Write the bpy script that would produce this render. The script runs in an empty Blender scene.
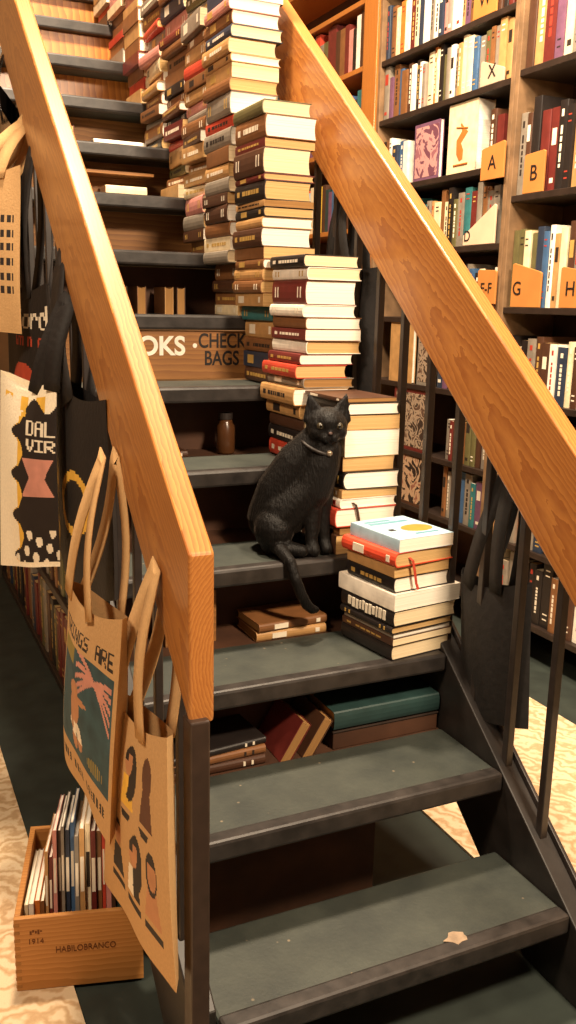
import bpy, bmesh, math, random
from mathutils import Vector, Matrix

random.seed(11)
S = bpy.context.scene
COL = S.collection

# ------------------------------------------------------------------ camera, light, exposure
cam_d = bpy.data.cameras.new('camera'); cam = bpy.data.objects.new('camera', cam_d); COL.objects.link(cam)
YAW, PITCH, ROLL, FPX = 0.43752, 0.22687, -0.02171, 899.6
def _cam():
    cy, sy, cp, sp = math.cos(YAW), math.sin(YAW), math.cos(PITCH), math.sin(PITCH)
    f = Vector((sy*cp, cy*cp, -sp)); r = Vector((cy, -sy, 0)); d = f.cross(r)
    c, s = math.cos(ROLL), math.sin(ROLL)
    r2 = c*r + s*d; d2 = -s*r + c*d
    M = Matrix(((r2.x, -d2.x, -f.x), (r2.y, -d2.y, -f.y), (r2.z, -d2.z, -f.z))).to_4x4()
    M.translation = (0.0428, -0.9458, 1.368)
    return M
cam.matrix_world = _cam()
cam_d.sensor_fit = 'AUTO'; cam_d.sensor_width = 36.0; cam_d.lens = FPX/1024*36.0
cam_d.clip_start = 0.02
S.camera = cam

w = bpy.data.worlds.new('world'); S.world = w; w.use_nodes = True
w.node_tree.nodes['Background'].inputs[0].default_value = (1.0, 0.66, 0.42, 1)
w.node_tree.nodes['Background'].inputs[1].default_value = 0.16

def lamp(name, loc, target, size, power, col=(1.0, 0.79, 0.56)):
    d = bpy.data.lights.new(name, 'AREA'); d.shape = 'DISK'; d.size = size; d.energy = power; d.color = col
    o = bpy.data.objects.new(name, d); COL.objects.link(o); o.location = loc
    o.rotation_euler = (Vector(target)-Vector(loc)).to_track_quat('-Z', 'Y').to_euler()
    return o
lamp('ceiling_lamp', (1.30, -1.15, 2.9), (1.1, 1.1, 1.0), 0.35, 140)
lamp('ceiling_lamp', (1.65, 1.3, 3.5), (1.75, 1.6, 0.8), 0.35, 68)
lamp('ceiling_lamp', (0.62, 1.5, 4.2), (0.8, 2.7, 2.2), 0.4, 260)
lamp('ceiling_lamp', (-0.8, -0.2, 2.9), (0.3, 0.9, 0.6), 0.4, 56)

S.view_settings.view_transform = 'Standard'
S.view_settings.look = 'None'
S.view_settings.exposure = 0.1
S.view_settings.gamma = 1.0
S.view_settings.use_curve_mapping = False

# ------------------------------------------------------------------ materials
def lin(h):
    if isinstance(h, str):
        h = h.lstrip('#'); c = [int(h[i:i+2], 16)/255 for i in (0, 2, 4)]
    else: c = h
    return tuple(x/12.92 if x <= .04045 else ((x+.055)/1.055)**2.4 for x in c)+(1,)
MATS = {}
def nodes(m):
    m.use_nodes = True
    nt = m.node_tree; return nt, nt.nodes, nt.links, nt.nodes['Principled BSDF']
def mat(name, col, rough=.55, vary=.12, scale=30, bump=0.0, sheen=0, spec=.4, metal=0, coat=0, stretch=(1, 1, 1)):
    """flat colour broken up by object-space noise"""
    if name in MATS: return MATS[name]
    m = bpy.data.materials.new(name); nt, N, L, P = nodes(m)
    c = lin(col)
    tc = N.new('ShaderNodeTexCoord'); mp = N.new('ShaderNodeMapping'); mp.inputs['Scale'].default_value = stretch
    L.new(tc.outputs['Object'], mp.inputs['Vector'])
    no = N.new('ShaderNodeTexNoise'); no.inputs['Scale'].default_value = scale; no.inputs['Detail'].default_value = 4
    L.new(mp.outputs[0], no.inputs['Vector'])
    cr = N.new('ShaderNodeValToRGB')
    cr.color_ramp.elements[0].position = .3; cr.color_ramp.elements[1].position = .7
    cr.color_ramp.elements[0].color = tuple(x*(1-vary) for x in c[:3])+(1,)
    cr.color_ramp.elements[1].color = tuple(min(1, x*(1+vary)) for x in c[:3])+(1,)
    L.new(no.outputs['Fac'], cr.inputs['Fac']); L.new(cr.outputs['Color'], P.inputs['Base Color'])
    P.inputs['Roughness'].default_value = rough; P.inputs['Specular IOR Level'].default_value = spec
    P.inputs['Metallic'].default_value = metal
    if sheen: P.inputs['Sheen Weight'].default_value = sheen; P.inputs['Sheen Roughness'].default_value = .4
    if coat: P.inputs['Coat Weight'].default_value = coat; P.inputs['Coat Roughness'].default_value = .12
    if bump:
        b = N.new('ShaderNodeBump'); b.inputs['Strength'].default_value = bump; b.inputs['Distance'].default_value = .004
        L.new(no.outputs['Fac'], b.inputs['Height']); L.new(b.outputs['Normal'], P.inputs['Normal'])
    MATS[name] = m; return m

def wood(name, light, dark, ring=26, along=0, rough=.32, coat=.25, tilt=.035, fine=160, dist=2.6, off=(0, .30, .05)):
    """flat-sawn oak: growth rings about an axis nearly along the board, plus pores stretched along it (board runs along local X)"""
    m = bpy.data.materials.new(name); nt, N, L, P = nodes(m)
    tc = N.new('ShaderNodeTexCoord'); mp = N.new('ShaderNodeMapping')
    mp.inputs['Rotation'].default_value = (0, tilt, tilt*1.9); mp.inputs['Location'].default_value = off
    mp.inputs['Scale'].default_value = (.35, 1, 1)
    src = tc.outputs['Object']
    if along:
        ro = N.new('ShaderNodeMapping'); ro.inputs['Rotation'].default_value = (0, math.pi/2, 0) if along == 2 else (0, 0, math.pi/2)
        L.new(src, ro.inputs['Vector']); src = ro.outputs[0]
    L.new(src, mp.inputs['Vector'])
    wv = N.new('ShaderNodeTexWave'); wv.wave_type = 'RINGS'; wv.rings_direction = 'X'; wv.wave_profile = 'SAW'
    wv.inputs['Scale'].default_value = ring; wv.inputs['Distortion'].default_value = dist
    wv.inputs['Detail'].default_value = 2; wv.inputs['Detail Scale'].default_value = 1.2
    L.new(mp.outputs[0], wv.inputs['Vector'])
    mp2 = N.new('ShaderNodeMapping'); mp2.inputs['Scale'].default_value = (.05, 1, 1); L.new(src, mp2.inputs['Vector'])
    no = N.new('ShaderNodeTexNoise'); no.inputs['Scale'].default_value = fine; no.inputs['Detail'].default_value = 3
    L.new(mp2.outputs[0], no.inputs['Vector'])
    mx = N.new('ShaderNodeMath'); mx.operation = 'MULTIPLY_ADD'; mx.inputs[1].default_value = .6
    L.new(wv.outputs['Fac'], mx.inputs[0])
    m3 = N.new('ShaderNodeMath'); m3.operation = 'MULTIPLY'; m3.inputs[1].default_value = .4
    L.new(no.outputs['Fac'], m3.inputs[0]); L.new(m3.outputs[0], mx.inputs[2])
    cr = N.new('ShaderNodeValToRGB'); cr.color_ramp.elements[0].position = .12; cr.color_ramp.elements[1].position = .8
    cr.color_ramp.elements[0].color = lin(light); cr.color_ramp.elements[1].color = lin(dark)
    L.new(mx.outputs[0], cr.inputs['Fac']); L.new(cr.outputs['Color'], P.inputs['Base Color'])
    P.inputs['Roughness'].default_value = rough; P.inputs['Coat Weight'].default_value = coat; P.inputs['Coat Roughness'].default_value = .2
    MATS[name] = m; return m

def page_mat(name, a, b):
    m = bpy.data.materials.new(name); nt, N, L, P = nodes(m)
    tc = N.new('ShaderNodeTexCoord'); mp = N.new('ShaderNodeMapping'); mp.inputs['Scale'].default_value = (4, 4, 1100)
    L.new(tc.outputs['Object'], mp.inputs['Vector'])
    no = N.new('ShaderNodeTexNoise'); no.inputs['Scale'].default_value = 1; no.inputs['Detail'].default_value = 2
    L.new(mp.outputs[0], no.inputs['Vector'])
    cr = N.new('ShaderNodeValToRGB'); cr.color_ramp.elements[0].position = .25; cr.color_ramp.elements[1].position = .7
    cr.color_ramp.elements[0].color = lin(a); cr.color_ramp.elements[1].color = lin(b)
    L.new(no.outputs['Fac'], cr.inputs['Fac']); L.new(cr.outputs['Color'], P.inputs['Base Color'])
    P.inputs['Roughness'].default_value = .85; P.inputs['Specular IOR Level'].default_value = .15
    MATS[name] = m; return m

PAGE = {'white': page_mat('pages_white', '#d9cdb8', '#f6efe2'), 'cream': page_mat('pages_cream', '#cdb58c', '#efdcb8'),
        'tan': page_mat('pages_tan', '#a98450', '#d6b27c'), 'brown': page_mat('pages_brown', '#7d5a34', '#a67d4c')}
M_OAK = wood('oak', '#b67a3c', '#945829', ring=60, tilt=.05, dist=4, off=(0, .10, .03))
M_PINE = wood('pine_crate', '#bf8546', '#a56d31', ring=40, off=(0, .1, .03), rough=.6, coat=0, fine=90)
M_ORANGE = wood('orange_stained_wood', '#c07c36', '#945624', ring=40, off=(0, .1, .03), along=2, rough=.4, coat=.15)
M_PLY = wood('plywood', '#9a6a35', '#7d5027', ring=30, off=(0, .1, .03), rough=.6, coat=0)
M_BLACKWOOD = mat('dark_shelf_paint', '#2c211b', .45, .25, 18)
M_BACKDARK = mat('dark_brown_board', '#472c1c', .7, .3, 9)
M_STEEL = mat('black_steel', '#2a2320', .4, .2, 40, spec=.5)
M_STRING = mat('black_stringer_paint', '#25211f', .45, .3, 22, bump=.15)

def tread_mat():
    m = bpy.data.materials.new('worn_dark_green_paint'); nt, N, L, P = nodes(m)
    tc = N.new('ShaderNodeTexCoord')
    n1 = N.new('ShaderNodeTexNoise'); n1.inputs['Scale'].default_value = 7; n1.inputs['Detail'].default_value = 6; n1.inputs['Roughness'].default_value = .65
    n2 = N.new('ShaderNodeTexNoise'); n2.inputs['Scale'].default_value = 130; n2.inputs['Detail'].default_value = 2
    vo = N.new('ShaderNodeTexVoronoi'); vo.inputs['Scale'].default_value = 22
    for n in (n1, n2, vo): L.new(tc.outputs['Object'], n.inputs['Vector'])
    cr = N.new('ShaderNodeValToRGB'); e = cr.color_ramp.elements
    e[0].position = .3; e[0].color = lin('#242926'); e[1].position = .72; e[1].color = lin('#3b3f38')
    L.new(n1.outputs['Fac'], cr.inputs['Fac'])
    sp = N.new('ShaderNodeValToRGB'); sp.color_ramp.elements[0].position = .045; sp.color_ramp.elements[0].color = (1, 1, 1, 1)
    sp.color_ramp.elements[1].position = .075; sp.color_ramp.elements[1].color = (0, 0, 0, 1)
    L.new(vo.outputs['Distance'], sp.inputs['Fac'])
    m2 = N.new('ShaderNodeMath'); m2.operation = 'MULTIPLY'; L.new(sp.outputs['Color'], m2.inputs[0]); L.new(n1.outputs['Fac'], m2.inputs[1])
    mx = N.new('ShaderNodeMix'); mx.data_type = 'RGBA'; mx.inputs['B'].default_value = lin('#8f7e66')
    L.new(m2.outputs[0], mx.inputs['Factor']); L.new(cr.outputs['Color'], mx.inputs['A'])
    L.new(mx.outputs['Result'], P.inputs['Base Color'])
    P.inputs['Roughness'].default_value = .6
    b = N.new('ShaderNodeBump'); b.inputs['Strength'].default_value = .25; b.inputs['Distance'].default_value = .002
    L.new(n2.outputs['Fac'], b.inputs['Height']); L.new(b.outputs['Normal'], P.inputs['Normal'])
    return m
M_TREAD = tread_mat()
M_NOSE = mat('worn_nosing_paint', '#2c2826', .42, .45, 26, bump=.2)
M_CHIP = mat('bare_chip', '#87735f', .8, .25, 60)

def carpet_mat():
    m = bpy.data.materials.new('patterned_carpet'); nt, N, L, P = nodes(m)
    tc = N.new('ShaderNodeTexCoord')
    n0 = N.new('ShaderNodeTexNoise'); n0.inputs['Scale'].default_value = 5; n0.inputs['Detail'].default_value = 3
    L.new(tc.outputs['Object'], n0.inputs['Vector'])
    wv = N.new('ShaderNodeTexWave'); wv.wave_type = 'RINGS'; wv.rings_direction = 'Z'; wv.inputs['Scale'].default_value = 6.5
    wv.inputs['Distortion'].default_value = 14; wv.inputs['Detail'].default_value = 3; wv.inputs['Detail Scale'].default_value = 2.2
    L.new(tc.outputs['Object'], wv.inputs['Vector'])
    cr = N.new('ShaderNodeValToRGB'); e = cr.color_ramp.elements
    e[0].position = .0; e[0].color = lin('#bd9d76'); e[1].position = .4; e[1].color = lin('#cfb28c')
    k = e.new(.8); k.color = lin('#dcc6a4')
    L.new(wv.outputs['Fac'], cr.inputs['Fac'])
    mx = N.new('ShaderNodeMix'); mx.data_type = 'RGBA'; mx.blend_type = 'MULTIPLY'; mx.inputs['Factor'].default_value = .5
    L.new(cr.outputs['Color'], mx.inputs['A']); L.new(n0.outputs['Color'], mx.inputs['B'])
    L.new(cr.outputs['Color'], P.inputs['Base Color']); P.inputs['Roughness'].default_value = .95
    b = N.new('ShaderNodeBump'); b.inputs['Strength'].default_value = .4; b.inputs['Distance'].default_value = .004
    n2 = N.new('ShaderNodeTexNoise'); n2.inputs['Scale'].default_value = 260; L.new(tc.outputs['Object'], n2.inputs['Vector'])
    L.new(n2.outputs['Fac'], b.inputs['Height']); L.new(b.outputs['Normal'], P.inputs['Normal'])
    return m
M_CARPET = carpet_mat()

# ------------------------------------------------------------------ mesh builder
class MB:
    def __init__(s): s.v = []; s.f = []; s.m = []
    def box(s, a, b, mi=0):
        n = len(s.v); x0, y0, z0 = a; x1, y1, z1 = b
        s.v += [(x0,y0,z0),(x1,y0,z0),(x1,y1,z0),(x0,y1,z0),(x0,y0,z1),(x1,y0,z1),(x1,y1,z1),(x0,y1,z1)]
        for q in ((0,3,2,1),(4,5,6,7),(0,1,5,4),(1,2,6,5),(2,3,7,6),(3,0,4,7)):
            s.f.append(tuple(n+i for i in q)); s.m.append(mi)
        return s
    def prism(s, pts, axis, a, b, mi=0):
        """closed 2-D outline extruded along an axis; pts in the other two axes (x,z | y,z | x,y)"""
        n = len(s.v); k = len(pts)
        def P(p, t):
            return (p[0], t, p[1]) if axis == 'y' else (t, p[0], p[1]) if axis == 'x' else (p[0], p[1], t)
        s.v += [P(p, a) for p in pts]+[P(p, b) for p in pts]
        for i in range(k):
            j = (i+1) % k; s.f.append((n+i, n+j, n+k+j, n+k+i)); s.m.append(mi)
        s.f.append(tuple(n+i for i in reversed(range(k)))); s.m.append(mi)
        s.f.append(tuple(n+k+i for i in range(k))); s.m.append(mi)
        return s
    def strip_prism(s, out, inn, a, b, mi=0):
        """C-shaped shell: outer and inner polylines paired, extruded along y"""
        n = len(s.v); k = len(out)
        for t in (a, b):
            s.v += [(p[0], t, p[1]) for p in out]+[(p[0], t, p[1]) for p in inn]
        O0, I0, O1, I1 = n, n+k, n+2*k, n+3*k
        for i in range(k-1):
            for q in ((O0+i, O0+i+1, O1+i+1, O1+i), (I0+i+1, I0+i, I1+i, I1+i+1), (O0+i+1, O0+i, I0+i, I0+i+1), (O1+i, O1+i+1, I1+i+1, I1+i)):
                s.f.append(q); s.m.append(mi)
        for e in (0, k-1):
            s.f.append((O0+e, O1+e, I1+e, I0+e) if e == 0 else (O0+e, I0+e, I1+e, O1+e)); s.m.append(mi)
        return s
    def tube(s, pts, r, mi=0, seg=8):
        n0 = len(s.v); pts = [Vector(p) for p in pts]; K = len(pts)
        for i, p in enumerate(pts):
            d = (pts[min(i+1, K-1)]-pts[max(i-1, 0)]).normalized()
            u = d.cross(Vector((0, 0, 1)) if abs(d.z) < .9 else Vector((1, 0, 0))).normalized(); w_ = d.cross(u)
            rr = r[i] if isinstance(r, (list, tuple)) else r
            for j in range(seg):
                t = 2*math.pi*j/seg; s.v.append(tuple(p+u*math.cos(t)*rr+w_*math.sin(t)*rr))
        for i in range(K-1):
            for j in range(seg):
                k = (j+1) % seg
                s.f.append((n0+i*seg+j, n0+i*seg+k, n0+(i+1)*seg+k, n0+(i+1)*seg+j)); s.m.append(mi)
        s.f.append(tuple(n0+j for j in reversed(range(seg)))); s.m.append(mi)
        s.f.append(tuple(n0+(K-1)*seg+j for j in range(seg))); s.m.append(mi)
        return s
    def ball(s, c, r, mi=0, seg=14, rings=9):
        n = len(s.v); r = (r, r, r) if not isinstance(r, (tuple, list)) else r
        for i in range(rings+1):
            th = math.pi*i/rings
            for j in range(seg):
                ph = 2*math.pi*j/seg
                s.v.append((c[0]+r[0]*math.sin(th)*math.cos(ph), c[1]+r[1]*math.sin(th)*math.sin(ph), c[2]+r[2]*math.cos(th)))
        for i in range(rings):
            for j in range(seg):
                k = (j+1) % seg
                s.f.append((n+i*seg+j, n+(i+1)*seg+j, n+(i+1)*seg+k, n+i*seg+k)); s.m.append(mi)
        return s
    def data(s, name, mats, smooth=False):
        me = bpy.data.meshes.new(name); me.from_pydata(s.v, [], s.f)
        for m in (mats if isinstance(mats, (list, tuple)) else [mats]): me.materials.append(m)
        me.polygons.foreach_set('material_index', s.m)
        me.update()
        bm = bmesh.new(); bm.from_mesh(me); bmesh.ops.recalc_face_normals(bm, faces=bm.faces); bm.to_mesh(me); bm.free()
        if smooth: me.polygons.foreach_set('use_smooth', [True]*len(me.polygons))
        return me
    def build(s, name, mats, parent=None, smooth=False, bevel=0, seg=2):
        o = bpy.data.objects.new(name, s.data(name, mats, smooth)); COL.objects.link(o)
        if parent: o.parent = parent
        if bevel:
            b = o.modifiers.new('edge', 'BEVEL'); b.width = bevel; b.segments = seg; b.limit_method = 'ANGLE'
        return o
def tag(o, label=None, cat=None, group=None, kind=None):
    if label: o['label'] = label
    if cat: o['category'] = cat
    if group: o['group'] = group
    if kind: o['kind'] = kind
    return o
def empty(name, loc=(0, 0, 0), rot=(0, 0, 0), **k):
    o = bpy.data.objects.new(name, None); COL.objects.link(o); o.location = loc; o.rotation_euler = rot
    o.empty_display_size = .05; return tag(o, **k)
def text_mesh(name, txt, size, m, parent=None, M=None, depth=.0006, align='CENTER', sx=1.0, fat=0.0):
    cu = bpy.data.curves.new(name, 'FONT'); cu.body = txt; cu.size = size; cu.extrude = depth; cu.offset = fat; cu.align_x = align; cu.align_y = 'CENTER'
    t = bpy.data.objects.new(name, cu); COL.objects.link(t); bpy.context.view_layer.update()
    me = bpy.data.meshes.new_from_object(t.evaluated_get(bpy.context.evaluated_depsgraph_get()))
    bpy.data.objects.remove(t); bpy.data.curves.remove(cu)
    me.materials.clear(); me.materials.append(m)
    me.transform(Matrix.Diagonal((sx, 1, 1, 1)))
    o = bpy.data.objects.new(name, me); COL.objects.link(o)
    if parent: o.parent = parent
    if M is not None: o.matrix_local = M
    return o
def frame(X, Y, Z, t):
    M = Matrix((X, Y, Z)).transposed().to_4x4(); M.translation = t; return M
def face_west(t): return frame((0, -1, 0), (0, 0, 1), (-1, 0, 0), t)
def face_south(t): return frame((1, 0, 0), (0, 0, 1), (0, -1, 0), t)
ORD = ['zeroth', 'first', 'second', 'third', 'fourth', 'fifth', 'sixth', 'seventh', 'eighth', 'ninth', 'tenth', 'eleventh', 'twelfth', 'thirteenth',
       'fourteenth', 'fifteenth', 'sixteenth', 'seventeenth', 'eighteenth', 'nineteenth', 'twentieth', 'twenty-first', 'twenty-second', 'twenty-third',
       'twenty-fourth', 'twenty-fifth', 'twenty-sixth', 'twenty-seventh', 'twenty-eighth', 'twenty-ninth', 'thirtieth', 'thirty-first', 'thirty-second']

# ------------------------------------------------------------------ room shell
R, G, D = .19, .235, .239          # rise, going, tread depth
SL = R/G
TH = math.atan(SL)
tag(MB().box((-1.8, -2.6, -.05), (2.8, 5.0, 0)).build('floor', mat('dark_green_floor', '#2b322d', .7, .25, 12)), kind='structure')
tag(MB().box((2.62, -2.6, 0), (2.72, 5.0, 5.2)).build('wall_right', mat('tan_wall', '#8a6a48', .8, .1, 6)), kind='structure')
tag(MB().box((-1.8, 4.9, 0), (2.62, 5.0, 5.2)).build('wall_back', mat('tan_wall', '#8a6a48')), kind='structure')
tag(MB().box((-1.8, -2.6, 0), (-1.7, 4.9, 5.2)).build('wall_left', mat('brown_wall', '#5a4330', .8, .1, 6)), kind='structure')
tag(MB().box((1.35, -1.6, .0005), (2.12, 4.6, .008)).build('carpet_runner', M_CARPET), 'beige patterned carpet runner in the aisle beside the tall bookcases', 'rug')
tag(MB().box((-.62, -1.6, .0005), (.33, 3.4, .008)).build('carpet_runner', M_CARPET), 'beige patterned carpet runner under the wooden crate', 'rug')

# ------------------------------------------------------------------ staircase
stair = empty('staircase', label='black open-riser staircase with wide oak handrails and worn green treads', cat='stairs')
NT = 15
XL, XR = .497, 1.237
for k in range(1, NT+1):
    y, z = k*G, k*R
    t = MB().box((XL, y, z-.04), (XR, y+D, z-.001))
    t = t.build('tread', M_TREAD, stair, bevel=.007)
    n = MB().box((XL+.001, y-.004, z-.042), (XR-.001, y+.034, z+.0015)).build('nosing', M_NOSE, t, bevel=.007)
    if k == 1:
        rng = random.Random(3); pts = []
        for i in range(14):
            a = 2*math.pi*i/14; rr = .019*(1+rng.uniform(-.3, .3))
            pts.append((.985+rr*1.25*math.cos(a), y+.034+rr*.8*math.sin(a)))
        c = MB().prism(pts, 'z', z+.0012, z+.0022).build('paint_chip', M_CHIP, t); c['label'] = 'pale bare patch where the paint chipped off'
# stringers: sloped boards cut plumb at the foot
def stringer(x0, x1, y0, up, lo):
    ye = 3.75
    b0 = max(0, SL*y0-lo)
    pts = [(y0, 0)] + ([(lo/SL, 0)] if y0 < lo/SL else [(y0, b0)]) + [(ye, SL*ye-lo), (ye, SL*ye+up), (y0, SL*y0+up)]
    if y0 >= lo/SL: pts = pts[1:]
    return MB().prism(pts, 'x', x0, x1).build('stringer', M_STRING, stair, bevel=.003)
stringer(.452, .4955, .262, -.006, .29)
sr = stringer(1.2385, 1.283, .08, -.006, .29)
pts = [(.08, SL*.08-.02), (3.75, SL*3.75-.02), (3.75, SL*3.75+.008), (.08, SL*.08+.008)]
MB().prism(pts, 'x', 1.2835, 1.293).build('stringer_edge', M_STEEL, stair, bevel=.002)
# handrails (board runs along local X, plumb cut lower end)
def handrail(x0, x1, y0, y1, zb, zt):
    ct, st = math.cos(TH), math.sin(TH); h = zt-zb; zm = (zt+zb)/2; ln = (y1-y0)/ct
    m = MB(); hw = (x1-x0)/2
    def lp(dz, far): return ((ln if far else 0)+dz*st, dz*ct)
    prof = [lp(-h/2, 0), lp(-h/2, 1), lp(h/2, 1), lp(h/2, 0)]
    m.prism(prof, 'y', -hw, hw)
    o = m.build('handrail', M_OAK, stair, bevel=.005, seg=3)
    o.matrix_local = frame((0, ct, st), (-1, 0, 0), (0, -st, ct), ((x0+x1)/2, y0, SL*y0+zm))
    return o
handrail(.440, .480, .235, 2.6, .560, .825)
handrail(1.243, 1.283, .235, 2.6, .560, .825)
# newel under the near rail, balusters on both stringers
MB().box((.437, .222, 0), (.469, .258, .76)).build('newel_post', mat('newel_paint', '#33261f', .4, .2, 30), stair, bevel=.003)
for y in [.365+.127*i for i in range(11)]:
    MB().box((.4615, y-.008, SL*y-.02), (.4765, y+.008, SL*y+.575)).build('baluster', M_STEEL, stair, bevel=.002)
    MB().box((1.254, y-.009, SL*y-.02), (1.272, y+.009, SL*y+.575)).build('baluster', M_STEEL, stair, bevel=.002)
# ledges and boards that close the boxes under each step
backs = {1: None, 2: M_BACKDARK, 3: M_BACKDARK, 4: M_BACKDARK, 5: M_BACKDARK, 6: None, 7: M_BACKDARK, 8: M_PLY, 9: M_PLY, 10: M_PLY, 11: M_ORANGE, 12: M_ORANGE, 13: M_ORANGE, 14: M_ORANGE}
for k in range(2, 15):
    y, z = k*G, k*R
    dep = .03 if k == 6 or k >= 12 else .13 if k == 11 else .16
    MB().box((XL, y+D+.001, z-.03), (XR, y+D+dep, z-.008)).build('ledge', M_BACKDARK, stair)
    if backs.get(k):
        MB().box((XL, y+D+dep, z-.04), (XR, y+D+dep+.012, z+R-.042)).build('riser_board', backs[k], stair)
MB().box((.5, .66, 0), (1.02, .675, .30)).build('riser_board', M_BACKDARK, stair)
MB().box((1.02, .66, 0), (1.035, 1.2, .30)).build('partition', M_BACKDARK, stair)

# plywood sign closing the sixth gap
yS = 7*G+.012
sign = empty('sign', (.868, yS, 6*R), label='plywood sign with white and black painted lettering between two treads', cat='sign')
MB().box((-.366, 0, .002), (.366, .012, .145)).build('board', M_PLY, sign, bevel=.001)
M_WPAINT = mat('white_paint', '#efe6d6', .6, .08); M_KPAINT = mat('black_paint', '#1d1512', .6, .15)
text_mesh('white_print', 'BOOKS ·', .076, M_WPAINT, sign, face_south((-.062, -.0006, .098)), sx=.98, fat=.0022)
text_mesh('black_print', 'CHECK', .060, M_KPAINT, sign, face_south((.160, -.0006, .114)), sx=.78, fat=.001)
text_mesh('black_print', 'BAGS', .060, M_KPAINT, sign, face_south((.158, -.0006, .062)), sx=.78, fat=.001)

# ------------------------------------------------------------------ books
PAL = {'dark brown': '#4a2f20', 'black': '#201a18', 'maroon': '#642520', 'tan': '#b58a57', 'navy': '#2a3446', 'grey': '#83796c', 'olive': '#605a38',
       'red': '#b8402c', 'teal': '#2f6a6c', 'cream': '#e0cda8', 'brown': '#7c5230', 'white': '#eee4d4', 'green': '#263c3a', 'orange': '#c9742f',
       'pale blue': '#a8c4d4', 'yellow': '#dfb640', 'pink': '#c7867c', 'purple': '#6d4a62', 'blue': '#3d5c80', 'bright red': '#d24a30'}
def cover(c): return mat('cover_'+c.replace(' ', '_'), PAL[c], .45, .18, 25, spec=.45)
M_SPINE_GOLD = mat('spine_gold', '#b8934e', .4, .1); M_SPINE_PALE = mat('spine_pale', '#e4d8c2', .6, .1)
M_SPINE_DARK = mat('spine_dark', '#2a201a', .6, .1); M_SPINE_RED = mat('spine_red', '#a33525', .6, .1)

def book_shapes(L, W, T, hard, bul, marks, rng):
    """cover shell, page block and spine marks in book space: spine at -x, length along y, thickness z from 0"""
    x0, x1 = -W/2, W/2
    b = .0021 if hard else .0006; o = .0022 if hard else .0005
    n = 6
    out = [(x1, 0)]; inn = [(x1, b)]
    for i in range(n+1):
        a = -math.pi/2+math.pi*i/n
        cx = math.cos(a); sz = math.sin(a)
        out.append((x0+bul-bul*cx, T/2+sz*T/2)); inn.append((x0+bul+b-bul*cx, T/2+sz*(T/2-b)))
    out.append((x1, T)); inn.append((x1, T-b))
    c = MB(); c.strip_prism(out, inn, -L/2, L/2, 0)
    p = [(x1-o, b), ] + [(q[0]+.0002, q[1]) for q in inn[1:-1]] + [(x1-o, T-b)]
    if hard: p += [(x1-o-.003, T*.7), (x1-o-.004, T*.5), (x1-o-.003, T*.3)]
    pg = MB(); pg.prism(p, 'y', -(L/2-o), L/2-o, 0)
    mk = MB()
    xs = x0-.0005
    if marks:
        kind = rng.choice(['bands', 'label', 'title', 'title', 'none'])
        zt = T*.28
        if kind == 'bands':
            for yy in (-.38, -.3, .3, .38): mk.box((xs, L*yy, zt), (xs+.002, L*yy+.005, T-zt))
        elif kind == 'label':
            yy = rng.uniform(.05, .2); mk.box((xs, L*yy, zt*.8), (xs+.002, L*(yy+.2), T-zt*.8)); mk.box((xs, -L*.4, zt), (xs+.002, -L*.34, T-zt))
        elif kind == 'title':
            yy = -.34+rng.random()*.1; z0, z1 = T*.38, T*.62
            while yy < .2:
                ww = rng.uniform(.03, .10); mk.box((xs, L*yy, z0), (xs+.002, L*(yy+ww), z1)); yy += ww+.022
            mk.box((xs, L*.32, T*.36), (xs+.002, L*.4, T*.64))
    return c, pg, mk

def pile_book(loc, L, W, T, col, pages, hard=True, rz=0, label='', group='', bul=None, marks=True, rng=random, mark_mat=None, flip=False):
    r = empty('book', loc, (0, 0, rz+(math.pi if flip else 0)), label=label, cat='book', group=group)
    bul = (.006 if hard else .001) if bul is None else bul
    c, pg, mk = book_shapes(L, W, T, hard, bul, marks, rng)
    c.build('cover', cover(col), r); pg.build('page_block', PAGE[pages], r)
    if mk.v: mk.build('spine_print', mark_mat or (rng.choice([M_SPINE_GOLD, M_SPINE_PALE, M_SPINE_DARK]) if col not in ('black', 'navy', 'dark brown', 'maroon') else rng.choice([M_SPINE_GOLD, M_SPINE_PALE])), r)
    return r

STEP = {3: 'third', 4: 'fourth', 5: 'fifth', 6: 'sixth', 7: 'seventh', 8: 'eighth', 9: 'ninth', 10: 'tenth', 11: 'eleventh', 12: 'twelfth', 13: 'thirteenth'}
NB = [0]
def pile(k, x0, yfront, spec, total=None):
    """spec bottom to top: (thickness, cover, pages, hard, width, length, dx, dy, rz)"""
    z = k*R+.0016
    nbk = len(spec)
    for i, s in enumerate(spec):
        T, col, pg, hard, W, L, dx, dy, rz = s[:9]
        opt = s[9] if len(s) > 9 else {}
        j = nbk-i
        pos = 'topmost' if j == 1 else ORD[j]+' from the top'
        lab = opt.get('label') or f"{col} {'hardback' if hard else 'paperback'} with {pg} pages, {pos} of the {STEP[k]} step pile"
        rng = random.Random(k*100+i)
        b = pile_book((x0+W/2+dx, yfront+L/2+dy, z), L, W, T, col, pg, hard, rz, lab, f'books piled on the {STEP[k]} step', rng=rng, **opt.get('kw', {}))
        if 'post' in opt: opt['post'](b, L, W, T)
        z += T+.0004; NB[0] += 1
    return z

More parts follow.
